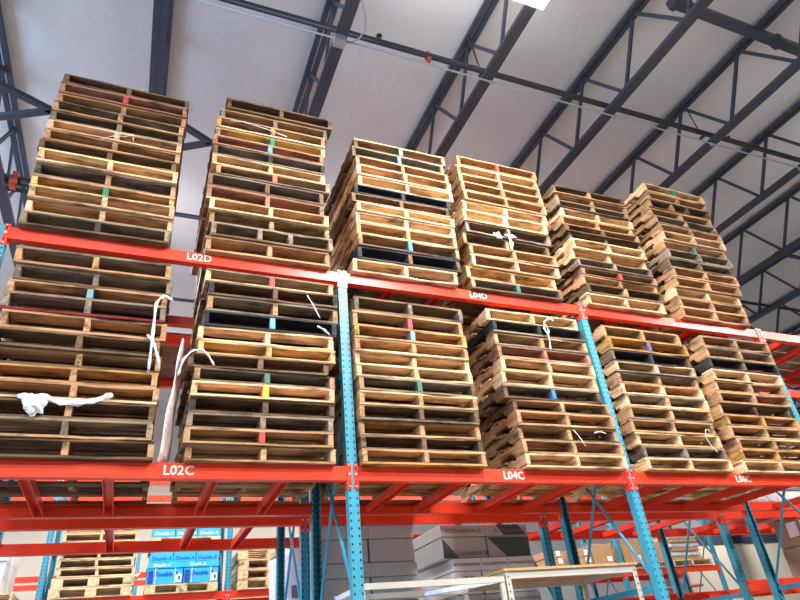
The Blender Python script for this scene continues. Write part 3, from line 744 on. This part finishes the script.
# things behind the last right stack: deck boards and rolls
def deck(x, y, hw, label):
    t = thing('deck_panel', label, 'deck board', (x, y, Z2+.002))
    for i in range(5):
        b = bmesh.new(); box(b, -hw, hw, .01+i*.21, .20+i*.21, 0, .02); obj('deck_plank', b, M['osb'], t)
deck(6.3, 1.39, 1.2, 'brown board deck on the second row upper level, far right bay')
deck(6.62, -.01, .88, 'brown board deck on the front row upper level, right of the sixth stack')
deck(-1.26, 1.39, 1.2, 'brown board deck on the second row upper level, left bay')
for k in range(5):
    for j, y0 in enumerate((1.62, 1.98)):
        t = thing('film_roll', 'white film roll on the second row at right, %s layer, %s' % (('bottom', 'second', 'third', 'fourth', 'top')[k], ('front', 'rear')[j]), 'roll', (6.35, y0+.0, Z1+.142+k*.278), 0, 'white film rolls')
        b = bmesh.new(); tube(b, [(-1.0+.1*(k % 2), 0, 0), (1.0, 0, 0)], .138, 20); obj('roll_body', b, M['plastic'], t, smooth=True)
        b = bmesh.new(); tube(b, [(-1.02+.1*(k % 2), 0, 0), (1.02, 0, 0)], .04, 12); obj('roll_core', b, M['cardboard'], t)

# ------------------------------------------------------------------ sheet and film scraps
t = thing('printed_sheet', 'tall pink and white printed sheet leaning between the two left lower stacks', 'sheet', (-1.262, -.02, Z1+.003))
b = bmesh.new()
ring = []
for i in range(13):
    z = .9*i/12
    row = []
    for j in range(9):
        yy = .16*j/8
        xx = -.055 + .075*i/12 + .07*(j/8)*(1 - .6*i/12) + .006*math.sin(i*1.1+j*.7)
        row.append((xx, yy, z))
    ring.append(row)
V0 = [[b.verts.new(p) for p in row] for row in ring]
V1 = [[b.verts.new((p[0]+.006, p[1], p[2])) for p in row] for row in ring]
for i in range(12):
    for j in range(8):
        b.faces.new((V0[i][j], V0[i][j+1], V0[i+1][j+1], V0[i+1][j])); b.faces.new((V1[i][j], V1[i+1][j], V1[i+1][j+1], V1[i][j+1]))
for i in range(12):
    b.faces.new((V0[i][0], V0[i+1][0], V1[i+1][0], V1[i][0])); b.faces.new((V0[i][8], V1[i][8], V1[i+1][8], V0[i+1][8]))
for j in range(8):
    b.faces.new((V0[0][j], V1[0][j], V1[0][j+1], V0[0][j+1])); b.faces.new((V0[12][j], V0[12][j+1], V1[12][j+1], V1[12][j]))
obj('sheet_panel', b, M['pinkfilm'], t, smooth=True)

def strip(name, label, pts, w, m='plastic', cat='plastic film', thick=.0025, group='loose film scraps', tw=0):
    """a twisted film ribbon along points on the stack's face"""
    b = bmesh.new(); P = [Vector(p) for p in pts]; rows = []
    # subdivide
    Q = []
    for a, c in zip(P, P[1:]):
        for s in range(4): Q.append(a.lerp(c, s/4))
    Q.append(P[-1])
    Q = [Q[0]] + [(Q[i-1] + Q[i]*2 + Q[i+1])/4 for i in range(1, len(Q)-1)] + [Q[-1]]
    for i, p in enumerate(Q):
        d = (Q[min(i+1, len(Q)-1)] - Q[max(i-1, 0)]).normalized()
        s = d.cross(Vector((0, -1, 0))).normalized()
        ww = w*.7*(.75 + .25*math.sin(i*1.7)) * (1 if 0 < i < len(Q)-1 else .5); n_ = Vector((0, -1, 0))
        tilt = .35*math.sin(i*.9)
        s2_ = (s*math.cos(tilt) + n_*math.sin(tilt)); n2 = s2_.cross(d)
        rows.append([b.verts.new(p + s2_*a*ww/2 + n2*c*thick) for a, c in ((-1, -.5), (0, -1.2), (1, -.5), (1, .5), (0, 0.2), (-1, .5))])
    for A, B in zip(rows, rows[1:]):
        for i in range(6): b.faces.new((A[i], A[(i+1) % 6], B[(i+1) % 6], B[i]))
    b.faces.new(rows[0][::-1]); b.faces.new(rows[-1])
    o = obj(name, b, M[m], None, smooth=True); return tag(o, label, cat, group)
Y = -.074
strip('film_strip', 'long white film ribbon across the first lower stack', [(-2.16, Y, 3.215), (-2.03, Y-.01, 3.215), (-1.92, Y, 3.187), (-1.82, Y-.01, 3.185), (-1.74, Y, 3.205), (-1.63, Y+.02, 3.265)], .075)
o = thing('film_bag', 'crumpled white plastic bag hanging on the first lower stack', 'plastic bag', (-2.06, Y-.01, 3.16), 0, 'loose film scraps')
b = bmesh.new(); bmesh.ops.create_icosphere(b, subdivisions=3, radius=1)
for v in b.verts:
    n_ = 1 + .22*math.sin(v.co.x*7+v.co.z*5) + .12*math.sin(v.co.z*13+v.co.y*9)
    wd = .062 + .012*(-v.co.z)
    v.co = Vector((v.co.x*wd*n_, v.co.y*.025*n_, v.co.z*.065*n_))
obj('bag_body', b, M['plastic'], o, smooth=False)
strip('film_strip', 'white film strap hanging down the right end of the first lower stack', [(-1.335, Y, 4.02), (-1.40, Y-.015, 4.05), (-1.445, Y-.01, 3.98), (-1.44, Y-.01, 3.75), (-1.435, Y, 3.42)], .038)
strip('film_strip', 'short curled film end beside the first lower stack', [(-1.475, Y, 3.72), (-1.43, Y-.01, 3.66), (-1.39, Y-.01, 3.56), (-1.37, Y, 3.46)], .035)
strip('film_strip', 'white film tail looped over the left end of the second lower stack', [(-1.245, Y, 3.42), (-1.225, Y-.01, 3.54), (-1.17, Y-.01, 3.62), (-1.10, Y-.01, 3.635), (-1.06, Y-.01, 3.60), (-1.01, Y, 3.52)], .028)
strip('film_strip', 'thin clear film tail on the right of the second lower stack', [(-.33, Y, 4.21), (-.29, Y-.01, 4.13), (-.23, Y-.01, 4.00)], .018)
strip('film_strip', 'short film scrap at the right end of the second lower stack', [(-.25, Y, 3.93), (-.20, Y-.01, 3.90), (-.15, Y, 3.86)], .03)
strip('film_strip', 'knotted white film hanging from the top of the fourth lower stack', [(2.07, Y, 4.255), (2.02, Y-.012, 4.275), (1.95, Y-.01, 4.23), (1.93, Y-.01, 4.16), (1.965, Y-.01, 4.06), (1.95, Y, 3.93)], .03)
strip('film_strip', 'second strand of the knotted film on the fourth lower stack', [(1.95, Y, 4.23), (1.975, Y-.015, 4.14), (1.95, Y-.01, 4.05)], .025)
strip('film_strip', 'thin film thread low on the fourth lower stack', [(1.98, Y, 3.17), (2.02, Y-.01, 3.10), (2.06, Y-.01, 3.02)], .012)
strip('film_strip', 'film scrap low right on the fourth lower stack', [(2.19, Y, 3.15), (2.25, Y-.01, 3.165), (2.32, Y, 3.15)], .018)
strip('film_strip', 'thin white film loop low on the fifth lower stack', [(3.58, Y, 3.02), (3.52, Y-.01, 3.06), (3.48, Y-.012, 3.16), (3.52, Y-.01, 3.24), (3.57, Y-.01, 3.22)], .015)
strip('paper_scrap', 'white paper tag stuck flat on the fourth upper stack', [(1.60, Y, 5.215), (1.64, Y-.008, 5.205), (1.70, Y, 5.190)], .12, 'paper', 'paper scrap', .003, 'paper scraps on the fourth upper stack')
strip('paper_scrap', 'white paper flap across the fourth upper stack', [(1.74, Y, 5.232), (1.80, Y-.01, 5.22), (1.875, Y, 5.225)], .06, 'paper', 'paper scrap', .003, 'paper scraps on the fourth upper stack')
strip('paper_scrap', 'white paper tail hanging down the fourth upper stack', [(1.79, Y, 5.215), (1.79, Y-.01, 5.14), (1.785, Y, 5.04)], .065, 'paper', 'paper scrap', .003, 'paper scraps on the fourth upper stack')
strip('film_strip', 'thin white film tail high on the first upper stack', [(-2.03, Y, 5.47), (-1.95, Y-.01, 5.53), (-1.85, Y-.01, 5.55), (-1.80, Y-.01, 5.60), (-1.79, Y, 5.53)], .012)
strip('film_strip', 'thin pale strap across the second upper stack near its top', [(-1.02, Y, 6.02), (-.90, Y-.012, 6.03), (-.70, Y-.01, 6.0), (-.50, Y, 5.97)], .016)

# ------------------------------------------------------------------ pipework on the far wall at the right
t = thing('wall_pipework', 'grey valves and pipes on the far wall at the lower right', 'pipework', (0, 13.6, 0))
for x in (15.0, 16.3): 
    b = bmesh.new(); tube(b, [(x, 0, 0), (x, 0, 4.2)], .07, 10); obj('riser_pipe', b, M['gauge'], t)
for z in (2.6, 3.1, 3.7):
    b = bmesh.new(); tube(b, [(14.6, 0, z), (17.2, 0, z+.05)], .05, 10); obj('cross_pipe', b, M['redfit'], t)
for x, z in ((15.0, 3.4), (16.3, 3.3), (16.9, 2.7)):
    b = bmesh.new(); tube(b, [(x, -.15, z), (x, -.05, z)], .20, 16); obj('gauge_dial', b, M['gauge'], t)
t = thing('roof_duct', 'dark grey ribbed duct hanging on the far wall behind the racks', 'duct', (19.6, 13.0, 4.6))
b = bmesh.new()
for i in range(8): tube(b, [(0, 0, i*.28), (0, 0, i*.28+.25)], .30 if i % 2 else .27, 14)
obj('duct_body', b, M['steel'], t)
